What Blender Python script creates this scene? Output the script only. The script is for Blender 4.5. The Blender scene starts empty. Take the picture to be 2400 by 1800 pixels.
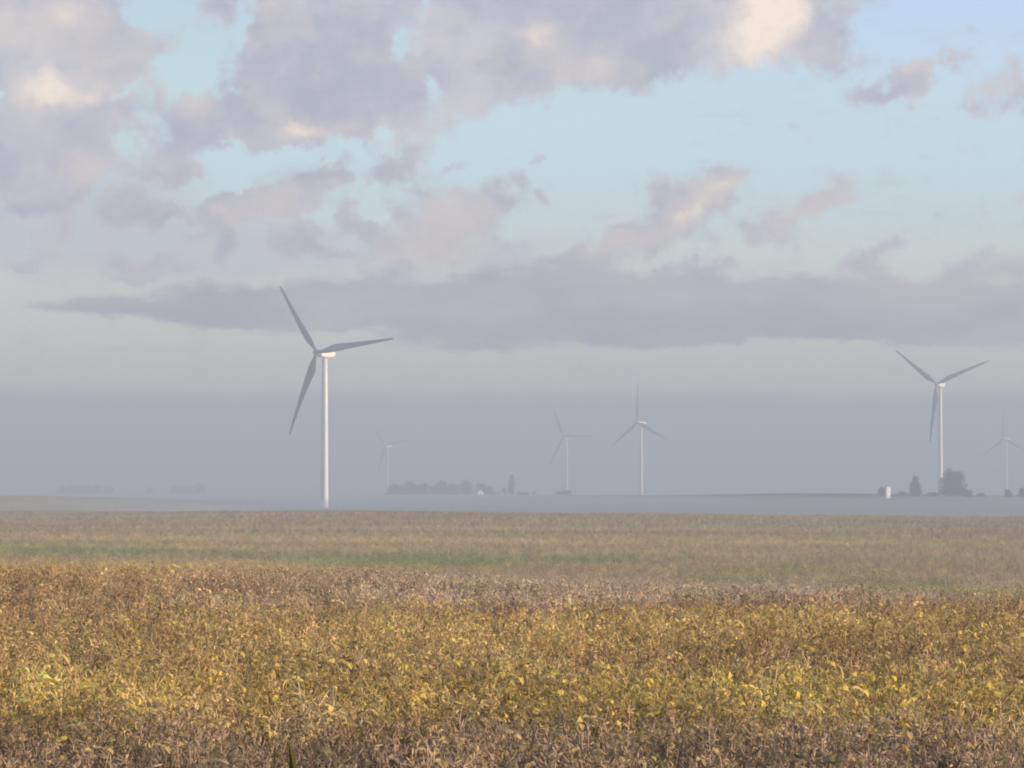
import bpy, bmesh, math, random
import numpy as np
from mathutils import Vector, Matrix

R = math.radians
scene = bpy.context.scene
COL = scene.collection
rng = np.random.default_rng(7)
random.seed(11)

# ------------------------------------------------------------------ camera geometry
FPX = 8648.0                      # focal length in pixels of the 2400 px wide frame (130 mm phone tele)
EYE = 2.3                         # eye height above the soil
PITCH = math.atan(250.0 / FPX)    # camera tilted up a little
HORIZ = 1150.0                    # row of the eye level
CROP = 0.8


def spot(px, d):
    """ground position seen in column px at range d"""
    a = math.atan((px - 1200.0) / FPX)
    return d * math.sin(a), d * math.cos(a)


# ------------------------------------------------------------------ helpers
def new_obj(name, me, parent=None):
    o = bpy.data.objects.new(name, me)
    COL.objects.link(o)
    if parent is not None:
        o.parent = parent
    return o


def tag(o, label=None, cat=None, group=None, kind=None):
    if label: o["label"] = label
    if cat: o["category"] = cat
    if group: o["group"] = group
    if kind: o["kind"] = kind
    return o


def empty(name, loc, rz=0.0):
    o = bpy.data.objects.new(name, None)
    COL.objects.link(o)
    o.location = loc
    o.rotation_euler = (0, 0, rz)
    o.empty_display_size = 1.0
    return o


def bm_mesh(bm, name, mat, smooth=True):
    me = bpy.data.meshes.new(name)
    bm.normal_update()
    bm.to_mesh(me)
    bm.free()
    if smooth:
        for p in me.polygons: p.use_smooth = True
    for m in (mat if isinstance(mat, (list, tuple)) else [mat]):
        me.materials.append(m)
    return me


def py_mesh(name, verts, faces, mats, mat_idx=None, smooth=False):
    me = bpy.data.meshes.new(name)
    me.from_pydata(verts, [], faces)
    for m in (mats if isinstance(mats, (list, tuple)) else [mats]): me.materials.append(m)
    if mat_idx is not None: me.polygons.foreach_set("material_index", mat_idx)
    if smooth: me.polygons.foreach_set("use_smooth", [True] * len(me.polygons))
    me.update()
    return me


def copy_tree(o, parent=None):
    c = o.copy()
    COL.objects.link(c)
    c.parent = parent
    for ch in list(o.children): copy_tree(ch, c)
    return c


def loft(rings, cap=True):
    """rings: list of lists of points (same length) -> bmesh"""
    bm = bmesh.new()
    vs = [[bm.verts.new(p) for p in r] for r in rings]
    n = len(rings[0])
    for a, b in zip(vs[:-1], vs[1:]):
        for i in range(n):
            bm.faces.new((a[i], a[(i + 1) % n], b[(i + 1) % n], b[i]))
    if cap:
        bm.faces.new(list(reversed(vs[0])))
        bm.faces.new(vs[-1])
    return bm


# ------------------------------------------------------------------ value noise
def vnoise(x, y, seed=0):
    xi = np.floor(x).astype(np.int64); yi = np.floor(y).astype(np.int64)
    xf = x - xi; yf = y - yi
    def h(a, b):
        n = (a * 374761393 + b * 668265263 + seed * 1442695041) & 0xFFFFFFFF
        n = ((n ^ (n >> 13)) * 1274126177) & 0xFFFFFFFF
        n = n ^ (n >> 16)
        return (n & 0xFFFFFF) / float(0xFFFFFF)
    u = xf * xf * (3 - 2 * xf); v = yf * yf * (3 - 2 * yf)
    return (h(xi, yi) * (1 - u) + h(xi + 1, yi) * u) * (1 - v) + (h(xi, yi + 1) * (1 - u) + h(xi + 1, yi + 1) * u) * v


def fbm(x, y, seed=0, o=4):
    s = 0; a = .5; t = 0
    for k in range(o):
        s = s + a * vnoise(x * 2 ** k, y * 2 ** k, seed + 17 * k); t += a; a *= .55
    return s / t


# ------------------------------------------------------------------ terrain
# rolling farmland: a nearly level near field, a swale, a far slope, a foggy valley and low far rises
# per column: (range m, height of the crop top against the eye)
def prof(pts):
    out = []
    for d, kind, v in pts:
        out.append((d, v if kind == 'z' else -(v - HORIZ) / FPX * d))
    return out


COLS = [
    (-900, prof([(1, 'z', -1.5), (40, 'z', -1.5), (62, 'p', 1350), (105, 'p', 1349), (160, 'p', 1334), (260, 'p', 1301), (350, 'p', 1274), (500, 'p', 1242), (700, 'p', 1221), (860, 'p', 1199), (1000, 'p', 1196), (1400, 'p', 1176), (1900, 'p', 1153), (2600, 'z', -1.5), (4000, 'z', -4.5), (6000, 'z', -5), (30000, 'z', -6)])),
    (0, prof([(1, 'z', -1.5), (40, 'z', -1.5), (66, 'p', 1346), (110, 'p', 1345), (160, 'p', 1332), (260, 'p', 1300), (350, 'p', 1272), (500, 'p', 1240), (700, 'p', 1221), (860, 'p', 1199), (1000, 'p', 1197), (1400, 'p', 1180), (1900, 'p', 1158), (2600, 'z', -3.0), (4000, 'z', -6), (6000, 'z', -5), (30000, 'z', -6)])),
    (750, prof([(1, 'z', -1.5), (40, 'z', -1.5), (62, 'p', 1359), (100, 'p', 1358), (160, 'p', 1338), (260, 'p', 1308), (350, 'p', 1279), (500, 'p', 1243), (700, 'p', 1210), (800, 'p', 1195), (900, 'z', -4.8), (1200, 'z', -8.5), (1977, 'z', -8.4), (2600, 'z', -8.5), (3600, 'z', -7.5), (6000, 'z', -7), (30000, 'z', -6)])),
    (1500, prof([(1, 'z', -1.5), (40, 'z', -1.5), (53, 'p', 1395), (88, 'p', 1394), (140, 'p', 1372), (200, 'p', 1345), (260, 'p', 1318), (350, 'p', 1285), (500, 'p', 1247), (650, 'p', 1215), (750, 'p', 1202), (850, 'z', -5.2), (1200, 'z', -9.5), (2000, 'z', -8), (3000, 'z', -4.2), (3500, 'z', -3.2), (4100, 'z', -4.2), (6000, 'z', -6), (30000, 'z', -6)])),
    (1900, prof([(1, 'z', -1.5), (40, 'z', -1.5), (51, 'p', 1406), (86, 'p', 1405), (135, 'p', 1382), (200, 'p', 1347), (280, 'p', 1312), (400, 'p', 1272), (550, 'p', 1240), (700, 'p', 1213), (760, 'p', 1206), (860, 'z', -5.6), (1200, 'z', -10), (2000, 'z', -7), (2500, 'z', -4.3), (3000, 'z', -1.8), (3400, 'z', -0.9), (4100, 'z', -3.5), (6000, 'z', -6), (30000, 'z', -6)])),
    (2400, prof([(1, 'z', -1.5), (40, 'z', -1.5), (50, 'p', 1412), (85, 'p', 1411), (130, 'p', 1390), (200, 'p', 1350), (300, 'p', 1305), (450, 'p', 1262), (600, 'p', 1232), (750, 'p', 1211), (860, 'z', -5.9), (1200, 'z', -10), (2000, 'z', -7), (2500, 'z', -5.2), (3300, 'z', -3.6), (4500, 'z', -5), (6000, 'z', -6), (30000, 'z', -6)])),
    (3300, prof([(1, 'z', -1.5), (40, 'z', -1.5), (50, 'p', 1416), (85, 'p', 1415), (130, 'p', 1392), (200, 'p', 1350), (300, 'p', 1305), (450, 'p', 1262), (600, 'p', 1232), (750, 'p', 1211), (860, 'z', -5.9), (1200, 'z', -10), (2000, 'z', -7), (2500, 'z', -5.2), (3300, 'z', -3.6), (4500, 'z', -5), (6000, 'z', -6), (30000, 'z', -6)])),
]
LG = np.linspace(0, math.log(30000), 900)
PX_C = np.array([c[0] for c in COLS], float)
TAB = []
_k = np.hanning(23); _k /= _k.sum()
for _, p in COLS:
    z = np.interp(LG, np.log([a for a, b in p]), [b for a, b in p])
    zz = np.concatenate([np.full(11, z[0]), z, np.full(11, z[-1])])
    TAB.append(np.convolve(zz, _k, 'valid'))
TAB = np.array(TAB)


def height(x, y):
    """soil height; the near soil lies at z = 0"""
    x = np.asarray(x, float); y = np.asarray(y, float)
    d = np.maximum(np.hypot(x, y), 1.001)
    az = np.clip(np.arctan2(x, y), -0.24, 0.24)
    px = np.clip(1200 + FPX * np.tan(az), PX_C[0], PX_C[-1] - 1e-3)
    j = np.clip(np.searchsorted(PX_C, px, side='right') - 1, 0, len(PX_C) - 2)
    t = (px - PX_C[j]) / (PX_C[j + 1] - PX_C[j])
    t = t * t * (3 - 2 * t)
    f = np.log(d) / LG[-1] * (len(LG) - 1)
    i = np.clip(np.floor(f).astype(int), 0, len(LG) - 2); u = f - i
    za = TAB[j, i] * (1 - u) + TAB[j, i + 1] * u
    zb = TAB[j + 1, i] * (1 - u) + TAB[j + 1, i + 1] * u
    z = za * (1 - t) + zb * t
    w = np.clip((d - 30) / 120, 0, 1)
    bump = (fbm(x / 55, y / 90, 3, 3) - .5) * .55 * w + (fbm(x / 17, y / 30, 9, 2) - .5) * .16 * w
    far = np.clip((d - 1200) / 800, 0, 1)
    bump = bump + (fbm(x / 260, y / 420, 21, 3) - .5) * 1.6 * far
    return z + EYE - CROP + bump


def gh(x, y): return float(height(np.array([x]), np.array([y]))[0])


# ------------------------------------------------------------------ materials
def mat_new(name):
    m = bpy.data.materials.new(name)
    m.use_nodes = True
    nt = m.node_tree
    nt.nodes.clear()
    return m, nt, nt.nodes, nt.links


def simple(name, rgb, rough=.6, noise=.0, nscale=3.0, rgb2=None, metal=0.0):
    m, nt, N, L = mat_new(name)
    out = N.new('ShaderNodeOutputMaterial'); b = N.new('ShaderNodeBsdfPrincipled')
    b.inputs['Roughness'].default_value = rough; b.inputs['Metallic'].default_value = metal
    L.new(b.outputs[0], out.inputs['Surface'])
    tc = N.new('ShaderNodeTexCoord'); nz = N.new('ShaderNodeTexNoise')
    nz.inputs['Scale'].default_value = nscale; nz.inputs['Detail'].default_value = 4
    L.new(tc.outputs['Object'], nz.inputs['Vector'])
    r = N.new('ShaderNodeValToRGB')
    c2 = rgb2 or tuple(max(0, c * (1 - noise)) for c in rgb)
    r.color_ramp.elements[0].position = .3; r.color_ramp.elements[1].position = .7
    r.color_ramp.elements[0].color = (*c2, 1); r.color_ramp.elements[1].color = (*rgb, 1)
    L.new(nz.outputs['Fac'], r.inputs[0]); L.new(r.outputs[0], b.inputs['Base Color'])
    return m


M_TOWER = simple('white_tower_paint', (.80, .79, .77), .45, .07, .15)
M_NAC = simple('white_nacelle_paint', (.88, .87, .84), .4, .05, .4)
M_BLADE = simple('grey_blade_paint', (.25, .26, .30), .4, .08, .2)
M_HUB = simple('grey_hub_paint', (.40, .40, .42), .4, .06, .5)
M_DARK = simple('dark_steel', (.12, .12, .13), .5, .2, 2)
M_CONC = simple('pale_concrete', (.42, .40, .37), .9, .25, 1.5)
M_WHITEWALL = simple('white_painted_boards', (.80, .79, .76), .6, .08, .8)
M_GREYWALL = simple('weathered_grey_boards', (.50, .49, .47), .8, .15, .8)
M_ROOF = simple('grey_metal_roof', (.30, .30, .31), .5, .2, .6)
M_SILO = simple('white_silo_steel', (.88, .87, .85), .45, .06, .7)
M_BARK = simple('grey_brown_bark', (.12, .09, .065), .9, .4, 3)
M_GLASSW = simple('dark_window_glass', (.03, .035, .04), .15, .2, 1)


def leaf_mat(name, c1, c2, transl=.25):
    m, nt, N, L = mat_new(name)
    out = N.new('ShaderNodeOutputMaterial')
    at = N.new('ShaderNodeAttribute'); at.attribute_name = 'var'
    mx = N.new('ShaderNodeMix'); mx.data_type = 'RGBA'
    mx.inputs['A'].default_value = (*c1, 1); mx.inputs['B'].default_value = (*c2, 1)
    L.new(at.outputs['Fac'], mx.inputs['Factor'])
    d = N.new('ShaderNodeBsdfDiffuse'); t = N.new('ShaderNodeBsdfTranslucent'); ms = N.new('ShaderNodeMixShader')
    ms.inputs[0].default_value = transl
    L.new(mx.outputs['Result'], d.inputs[0]); L.new(mx.outputs['Result'], t.inputs[0])
    L.new(d.outputs[0], ms.inputs[1]); L.new(t.outputs[0], ms.inputs[2]); L.new(ms.outputs[0], out.inputs[0])
    return m


M_FOL1 = leaf_mat('dark_green_foliage', (.030, .048, .020), (.070, .090, .035))
M_FOL2 = leaf_mat('olive_green_foliage', (.045, .055, .024), (.095, .100, .042))

# ------------------------------------------------------------------ ground
def ground_mat():
    m, nt, N, L = mat_new('field_soil_and_stubble')
    out = N.new('ShaderNodeOutputMaterial'); b = N.new('ShaderNodeBsdfPrincipled')
    b.inputs['Roughness'].default_value = .95; b.inputs['Specular IOR Level'].default_value = .15
    L.new(b.outputs[0], out.inputs['Surface'])
    g = N.new('ShaderNodeNewGeometry')
    mp = N.new('ShaderNodeMapping'); mp.inputs['Scale'].default_value = (1, .35, 1)
    L.new(g.outputs['Position'], mp.inputs[0])
    def noise(scale, det=5, vec=None, rough=.6):
        n = N.new('ShaderNodeTexNoise'); n.inputs['Scale'].default_value = scale; n.inputs['Detail'].default_value = det
        n.inputs['Roughness'].default_value = rough
        L.new(vec or mp.outputs[0], n.inputs['Vector']); return n.outputs['Fac']
    def ramp(fac, stops):
        r = N.new('ShaderNodeValToRGB'); e = r.color_ramp.elements
        while len(e) < len(stops): e.new(.5)
        for k, (p, c) in enumerate(stops): e[k].position = p; e[k].color = (*c, 1)
        L.new(fac, r.inputs[0]); return r.outputs[0]
    def mix(f, a, bb):
        x = N.new('ShaderNodeMix'); x.data_type = 'RGBA'
        if hasattr(f, 'links'): L.new(f, x.inputs['Factor'])
        else: x.inputs['Factor'].default_value = f
        for s, v in (('A', a), ('B', bb)):
            if hasattr(v, 'links'): L.new(v, x.inputs[s])
            else: x.inputs[s].default_value = (*v, 1)
        return x.outputs['Result']
    near = ramp(noise(2.5, 6, g.outputs['Position']), [(.3, (.075, .052, .034)), (.7, (.17, .12, .075))])
    crop = ramp(noise(.02, 7), [(.3, (.20, .20, .10)), (.45, (.36, .29, .18)), (.6, (.42, .33, .21)), (.75, (.35, .26, .19))])
    tex = ramp(noise(.6, 5), [(.3, (.55, .55, .55)), (.7, (1.25, 1.25, 1.25))])
    mu = N.new('ShaderNodeMix'); mu.data_type = 'RGBA'; mu.blend_type = 'MULTIPLY'; mu.inputs['Factor'].default_value = .8
    L.new(crop, mu.inputs['A']); L.new(tex, mu.inputs['B'])
    far = ramp(noise(.006, 5), [(.35, (.045, .06, .028)), (.5, (.07, .08, .035)), (.62, (.16, .135, .075)), (.7, (.06, .07, .03))])
    ln = N.new('ShaderNodeVectorMath'); ln.operation = 'LENGTH'; L.new(g.outputs['Position'], ln.inputs[0])
    def mr(lo, hi):
        r = N.new('ShaderNodeMapRange'); r.inputs['From Min'].default_value = lo; r.inputs['From Max'].default_value = hi
        L.new(ln.outputs['Value'], r.inputs['Value']); return r.outputs['Result']
    c = mix(mr(250, 500), near, mu.outputs['Result'])
    # the left hillside keeps its tan stubble, the valley floor behind the crop is dark green
    sx = N.new('ShaderNodeSeparateXYZ'); L.new(g.outputs['Position'], sx.inputs[0])
    dv = N.new('ShaderNodeMath'); dv.operation = 'DIVIDE'; L.new(sx.outputs['X'], dv.inputs[0]); L.new(sx.outputs['Y'], dv.inputs[1])
    rl = N.new('ShaderNodeMapRange'); rl.inputs['From Min'].default_value = -.085; rl.inputs['From Max'].default_value = -.05
    L.new(dv.outputs[0], rl.inputs['Value'])
    f1 = mr(930, 1080)
    ml = N.new('ShaderNodeMath'); ml.operation = 'MULTIPLY'; L.new(f1, ml.inputs[0]); L.new(rl.outputs['Result'], ml.inputs[1])
    f2 = N.new('ShaderNodeMath'); f2.operation = 'MAXIMUM'; L.new(ml.outputs[0], f2.inputs[0]); L.new(mr(2050, 2300), f2.inputs[1])
    c = mix(f2.outputs[0], c, far)
    L.new(c, b.inputs['Base Color'])
    return m


def build_ground():
    az = np.concatenate([np.arange(-180, -13, 4.0), np.arange(-13, 13.001, .1), np.arange(16, 180, 4.0)])
    az = np.radians(az); na = len(az)
    dd = np.exp(np.linspace(math.log(2.0), math.log(26000), 330)); nd = len(dd)
    A, D = np.meshgrid(az, dd)
    X = D * np.sin(A); Y = D * np.cos(A); Z = height(X, Y)
    verts = [(0, 0, 0)] + list(zip(X.ravel().tolist(), Y.ravel().tolist(), Z.ravel().tolist()))
    faces = []
    for j in range(na):
        faces.append((0, 1 + (j + 1) % na, 1 + j))
    for i in range(nd - 1):
        r0 = 1 + i * na; r1 = r0 + na
        for j in range(na):
            k = (j + 1) % na
            faces.append((r0 + j, r0 + k, r1 + k, r1 + j))
    me = py_mesh('ground', verts, faces, ground_mat(), smooth=True)
    o = new_obj('ground', me)
    tag(o, 'rolling farmland with a foggy valley behind the crop', 'ground', kind='structure')
    return o


build_ground()

# ------------------------------------------------------------------ soybean crop (stuff)
def crop_mats():
    def base(name, inst, varw, transl, lo, hi):
        m, nt, N, L = mat_new(name)
        out = N.new('ShaderNodeOutputMaterial')
        ai = N.new('ShaderNodeAttribute'); ai.attribute_type = 'INSTANCER'; ai.attribute_name = inst
        av = N.new('ShaderNodeAttribute'); av.attribute_name = 'var'
        mr = N.new('ShaderNodeMapRange'); mr.inputs['To Min'].default_value = lo; mr.inputs['To Max'].default_value = hi
        L.new(av.outputs['Fac'], mr.inputs['Value'])
        sc = N.new('ShaderNodeVectorMath'); sc.operation = 'SCALE'
        L.new(ai.outputs['Vector'], sc.inputs[0]); L.new(mr.outputs['Result'], sc.inputs['Scale'])
        col = sc.outputs[0]
        if varw:
            # a few leaves have turned clear yellow
            gt = N.new('ShaderNodeMapRange'); gt.inputs['From Min'].default_value = .86; gt.inputs['From Max'].default_value = .92
            L.new(av.outputs['Fac'], gt.inputs['Value'])
            yl = N.new('ShaderNodeAttribute'); yl.attribute_type = 'INSTANCER'; yl.attribute_name = 'yellowness'
            mm = N.new('ShaderNodeMath'); mm.operation = 'MULTIPLY'
            L.new(gt.outputs['Result'], mm.inputs[0]); L.new(yl.outputs['Fac'], mm.inputs[1])
            mx = N.new('ShaderNodeMix'); mx.data_type = 'RGBA'; mx.inputs['B'].default_value = (.78, .58, .14, 1)
            L.new(mm.outputs[0], mx.inputs['Factor']); L.new(col, mx.inputs['A']); col = mx.outputs['Result']
        d = N.new('ShaderNodeBsdfDiffuse'); t = N.new('ShaderNodeBsdfTranslucent'); ms = N.new('ShaderNodeMixShader')
        ms.inputs[0].default_value = transl
        L.new(col, d.inputs[0]); L.new(col, t.inputs[0]); L.new(d.outputs[0], ms.inputs[1]); L.new(t.outputs[0], ms.inputs[2])
        L.new(ms.outputs[0], out.inputs[0])
        return m
    return (base('dry_pods_and_stems', 'podcol', False, .1, .62, 1.3), base('turning_bean_leaves', 'leafcol', True, .3, .6, 1.3))


M_POD, M_LEAF = crop_mats()


class MB:
    def __init__(s): s.v = []; s.f = []; s.m = []; s.var = []
    def add(s, vs, fs, m, var):
        b = len(s.v); s.v += [tuple(p) for p in vs]; s.var += [var] * len(vs)
        for f in fs: s.f.append(tuple(b + i for i in f)); s.m.append(m)
    def rod(s, a, b, r0, r1, m, var, n=3):
        a = Vector(a); b = Vector(b); t = (b - a).normalized()
        u = t.orthogonal().normalized(); w = t.cross(u)
        vs = []
        for c, r in ((a, r0), (b, r1)):
            for k in range(n):
                g = 2 * math.pi * k / n
                vs.append(c + (u * math.cos(g) + w * math.sin(g)) * r)
        s.add(vs, [(k, (k + 1) % n, n + (k + 1) % n, n + k) for k in range(n)], m, var)
    def pod(s, a, dirv, ln, wd, var):
        t = Vector(dirv).normalized(); u = t.orthogonal().normalized()
        u.rotate(Matrix.Rotation(random.uniform(0, 6.28), 3, t)); w = t.cross(u)
        c1 = Vector(a) + t * ln * .3; c2 = Vector(a) + t * ln * .7 + w * ln * .06; e = Vector(a) + t * ln + w * ln * .14
        vs = [Vector(a), c1 + u * wd, c1 + w * wd * .6, c1 - u * wd, c1 - w * wd * .6, c2 + u * wd, c2 + w * wd * .6, c2 - u * wd, c2 - w * wd * .6, e]
        fs = [(0, 1, 2), (0, 2, 3), (0, 3, 4), (0, 4, 1), (1, 5, 6, 2), (2, 6, 7, 3), (3, 7, 8, 4), (4, 8, 5, 1), (9, 6, 5), (9, 7, 6), (9, 8, 7), (9, 5, 8)]
        s.add(vs, fs, 0, var)
    def leaf(s, a, dirv, ln, wd, var, curl):
        if var > .86: ln *= 1.25; wd *= 1.6
        t = Vector(dirv).normalized(); side = t.cross(Vector((0, 0, 1)))
        if side.length < .05: side = Vector((1, 0, 0))
        side.normalize(); side.rotate(Matrix.Rotation(random.uniform(-.9, .9), 3, t)); nrm = side.cross(t)
        a = Vector(a)
        p1 = a + t * ln * .4 + nrm * curl * ln * .12; p2 = a + t * ln * .78 - nrm * curl * ln * .1; e = a + t * ln * .95 - nrm * curl * ln * .4
        f = nrm * wd * .35 * random.uniform(.2, 1)
        vs = [a, p1 + side * wd + f, p1, p1 - side * wd + f, p2 + side * wd * .7 + f * .8, p2, p2 - side * wd * .7 + f * .8, e]
        s.add(vs, [(0, 1, 2), (0, 2, 3), (1, 4, 5, 2), (2, 5, 6, 3), (4, 7, 5), (5, 7, 6)], 1, var)


def bean_plant(leafy, seed, tall=.82):
    random.seed(seed)
    b = MB()
    def axis(p0, p1, r0, npod, nleaf):
        p0 = Vector(p0); p1 = Vector(p1)
        mid = p0.lerp(p1, .55) + Vector((random.uniform(-.03, .03), random.uniform(-.03, .03), 0))
        b.rod(p0, mid, r0, r0 * .8, 0, random.uniform(.3, .8)); b.rod(mid, p1, r0 * .8, r0 * .45, 0, random.uniform(.35, .9))
        def pt(t): return p0.lerp(mid, t / .55) if t < .55 else mid.lerp(p1, (t - .55) / .45)
        for k in range(npod):
            t = .3 + .7 * (k + random.random()) / npod
            g = random.uniform(0, 6.28)
            d = Vector((math.cos(g), math.sin(g), random.uniform(-.3, 1.9)))
            b.pod(pt(t), d, random.uniform(.038, .06), random.uniform(.0055, .008), random.random())
        for k in range(nleaf):
            t = .3 + .72 * (k + random.random()) / nleaf; t = min(t, 1)
            g = random.uniform(0, 6.28); up = random.uniform(.2, 1.4)
            d = Vector((math.cos(g), math.sin(g), up)); ln = random.uniform(.07, .16)
            q = pt(t) + d.normalized() * ln
            b.rod(pt(t), q, .0022, .0016, 0, random.uniform(.4, 1))
            v0 = random.random()
            for h in (-1, 0, 1):
                if random.random() < .12: continue
                g2 = g + h * 1.1
                dd = Vector((math.cos(g2), math.sin(g2), random.uniform(-1.0, .5)))
                b.leaf(q, dd, random.uniform(.032, .062), random.uniform(.006, .014), min(1, max(0, v0 + random.uniform(-.25, .25))), random.uniform(.2, 1.4))
        # bare petiole stubs reaching past the pods
        for k in range(3 if leafy < .5 else 1):
            t = random.uniform(.6, 1); g = random.uniform(0, 6.28)
            b.rod(pt(t), pt(t) + Vector((math.cos(g) * .05, math.sin(g) * .05, random.uniform(.05, .13))), .002, .0012, 0, random.uniform(.5, 1))
    lean = (random.uniform(-.06, .06), random.uniform(-.06, .06))
    axis((0, 0, 0), (lean[0], lean[1], tall * random.uniform(.92, 1.06)), .0055, int(34 - 12 * leafy), int(1 + 11 * leafy))
    for k in range(random.choice((3, 4))):
        g = random.uniform(0, 6.28); r = random.uniform(.07, .17); h0 = random.uniform(.12, .35)
        axis((lean[0] * h0, lean[1] * h0, tall * h0), (math.cos(g) * r, math.sin(g) * r, tall * random.uniform(.72, 1.02)), .004, int(22 - 8 * leafy), int(.8 + 8 * leafy))
    me = py_mesh('bean_plant', b.v, b.f, [M_POD, M_LEAF], b.m)
    at = me.attributes.new('var', 'FLOAT', 'POINT'); at.data.foreach_set('value', b.var)
    return me


def build_crop():
    # library of plants: kept in a collection that is not part of the scene, used only as instance sources
    lib = bpy.data.collections.new('bean_plants')
    kinds = [0.0] * 4 + [.45] * 4 + [1.0] * 4
    for k, lf in enumerate(kinds):
        lib.objects.link(bpy.data.objects.new('bean_plant_%02d' % k, bean_plant(lf, 100 + k)))
    # scatter
    N0 = 420000
    pts = []
    def rho(d): return np.maximum(23 * np.minimum(1, (42 / d)) ** 1.55, .30)
    edges = np.concatenate([np.arange(13, 60, 3.0), np.geomspace(60, 1010, 60)])
    for d0, d1 in zip(edges[:-1], edges[1:]):
        w = math.tan(R(11)) * d1 + 4
        n = int((d1 - d0) * 2 * w * float(rho((d0 + d1) / 2)))
        x = rng.uniform(-w, w, n); y = rng.uniform(d0, d1, n)
        pts.append(np.stack([x, y], 1))
    P = np.concatenate(pts)
    x, y = P[:, 0], P[:, 1]
    z = height(x, y)
    d = np.hypot(x, y)
    n = len(x)
    # patches that ripen differently, and a mist-pale strip put into the plant colour (centres on the ground, from range and bearing)
    az = np.arctan2(x, y)
    qx = 1200 + FPX * np.tan(az)                      # bearing
    qy = HORIZ - FPX * (z + CROP - EYE) / d           # depression of the crop top
    wob = (fbm(x / 9, y / 22, 31, 4) - .5)
    wob2 = (fbm(x / 3.2, y / 7, 41, 3) - .5)
    qyw = qy + wob * (8 + 130 * np.clip((qy - 1300) / 500, 0, 1)) 
    qxw = qx + wob2 * 160
    green = np.zeros(n); olive = np.zeros(n); pale = np.zeros(n); red = np.zeros(n); dark = np.zeros(n)
    def patch(cx, cy, rx, ry, amp, tilt=0.0):
        yy = (qyw - cy - tilt * (qxw - cx)) / (1.9 if ry > 6 else 1.2)
        r = ((qxw - cx) / rx) ** 2 + (yy / ry) ** 2
        return amp * np.clip(1.35 - 1.2 * r, 0, 1)
    for a in ((230, 1284, 330, 9, 1, .02), (560, 1296, 280, 7, .75, .02), (1000, 1308, 420, 14, 1, -.008), (1380, 1304, 190, 10, .9, -.01),
              (840, 1312, 200, 10, .8, 0), (1180, 1254, 140, 4, .6, 0), (1690, 1352, 160, 13, .8, -.02), (1880, 1326, 200, 9, .65, -.04),
              (2060, 1362, 180, 14, .75, .02), (2310, 1386, 210, 13, .75, .03), (2250, 1268, 220, 5, .9, 0), (1640, 1266, 140, 5, .6, 0), (300, 1196, 400, 3, .4, .004), (900,1196,500,2.5,.3,.01)):
        green = np.maximum(green, patch(*a))
    ny = np.clip((qyw - 1560) / 60, 0, 1) * np.clip((1735 - qyw) / 60, 0, 1)
    olive = np.maximum(olive, ny)
    olive = np.maximum(olive, .5 * np.clip((qyw - 1425) / 40, 0, 1) * np.clip((1580 - qyw) / 60, 0, 1) * (.55 + .45 * np.clip((qx - 300) / 1200, 0, 1)))
    olive = np.maximum(olive, .7 * np.clip((qyw - 1248) / 14, 0, 1) * np.clip((1300 - qyw) / 20, 0, 1))
    olive = np.maximum(olive, 1.0 * np.clip((qyw - 1306) / 8, 0, 1) * np.clip((1340 - qyw) / 8, 0, 1) * np.clip((1100 - qx) / 300, 0, 1))
    olive = np.clip(olive * (.75 + 1.2 * (wob2 + .12)) + .12, 0, 1)
    pale = np.clip((qyw - 1330) / 25, 0, 1) * np.clip((1425 - qyw) / 25, 0, 1) * np.clip((qx - 200) / 900, 0, 1)  # mist around the near crest, painted into the pod and leaf colours
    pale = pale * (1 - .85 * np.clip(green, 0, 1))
    red = np.clip((1262 - qyw) / 20, 0, 1) * np.clip((qyw - 1205) / 12, 0, 1)
    green = green * np.clip(.55 + 2.2 * (fbm(x / 14, y / 14, 51, 4) - .38), .2, 1)
    green = np.clip(green + .06 * np.clip(fbm(x / 2.1, y / 4.5, 77, 3) - .60, 0, 1) / .12 * np.clip((qy - 1500) / 150, 0, 1), 0, 1)
    brown = np.clip(1 - olive - green, 0, 1)
    u = rng.random(n); j = rng.random(n)
    leafy = .04 * brown + .46 * olive + 1.0 * green
    cls = np.where(u < leafy * .55, 2, np.where(u < leafy * 1.15 + .12, 1, 0))
    idx = cls * 4 + rng.integers(0, 4, n)
    def lerp(a, b, t): return a * (1 - t[:, None]) + b * t[:, None]
    C = lambda *c: np.array([c], float)
    pod = lerp(np.repeat(C(.46, .315, .19), n, 0), C(.51, .365, .155) + np.zeros((n, 1)), olive)
    pod = lerp(pod, C(.30, .31, .115) + np.zeros((n, 1)), green)
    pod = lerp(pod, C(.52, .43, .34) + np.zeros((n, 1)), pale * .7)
    pod = lerp(pod, C(.35, .265, .19) + np.zeros((n, 1)), red * .35)
    mid = np.clip((d - 130) / 140, 0, 1) * (1 - green) * (1 - .65 * olive)
    pod = lerp(pod, C(.45, .35, .17) + np.zeros((n, 1)), mid * .75)
    lf = lerp(np.repeat(C(.46, .32, .155), n, 0), C(.55, .40, .135) + np.zeros((n, 1)), olive)
    lf = lerp(lf, C(.29, .305, .095) + np.zeros((n, 1)), green)
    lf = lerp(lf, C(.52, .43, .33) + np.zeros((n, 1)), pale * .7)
    lf = lerp(lf, C(.47, .365, .15) + np.zeros((n, 1)), mid * .6)
    sc = (rng.normal(1, .17, n) * (1 + .9 * (fbm(x / .42, y / 1.1, 211, 2) - .5)))[:, None] * (1 + .5 * wob2[:, None])
    sc = sc * (1 + np.clip((d - 220) / 200, 0, 1) * .9 * (fbm(x / 150, y / 22, 71, 3) - .5))[:, None]
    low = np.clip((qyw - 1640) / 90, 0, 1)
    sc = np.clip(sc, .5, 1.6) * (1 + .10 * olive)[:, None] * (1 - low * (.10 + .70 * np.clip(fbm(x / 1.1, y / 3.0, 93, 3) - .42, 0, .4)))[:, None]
    hue = rng.normal(0, .05, (n, 3))
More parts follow.
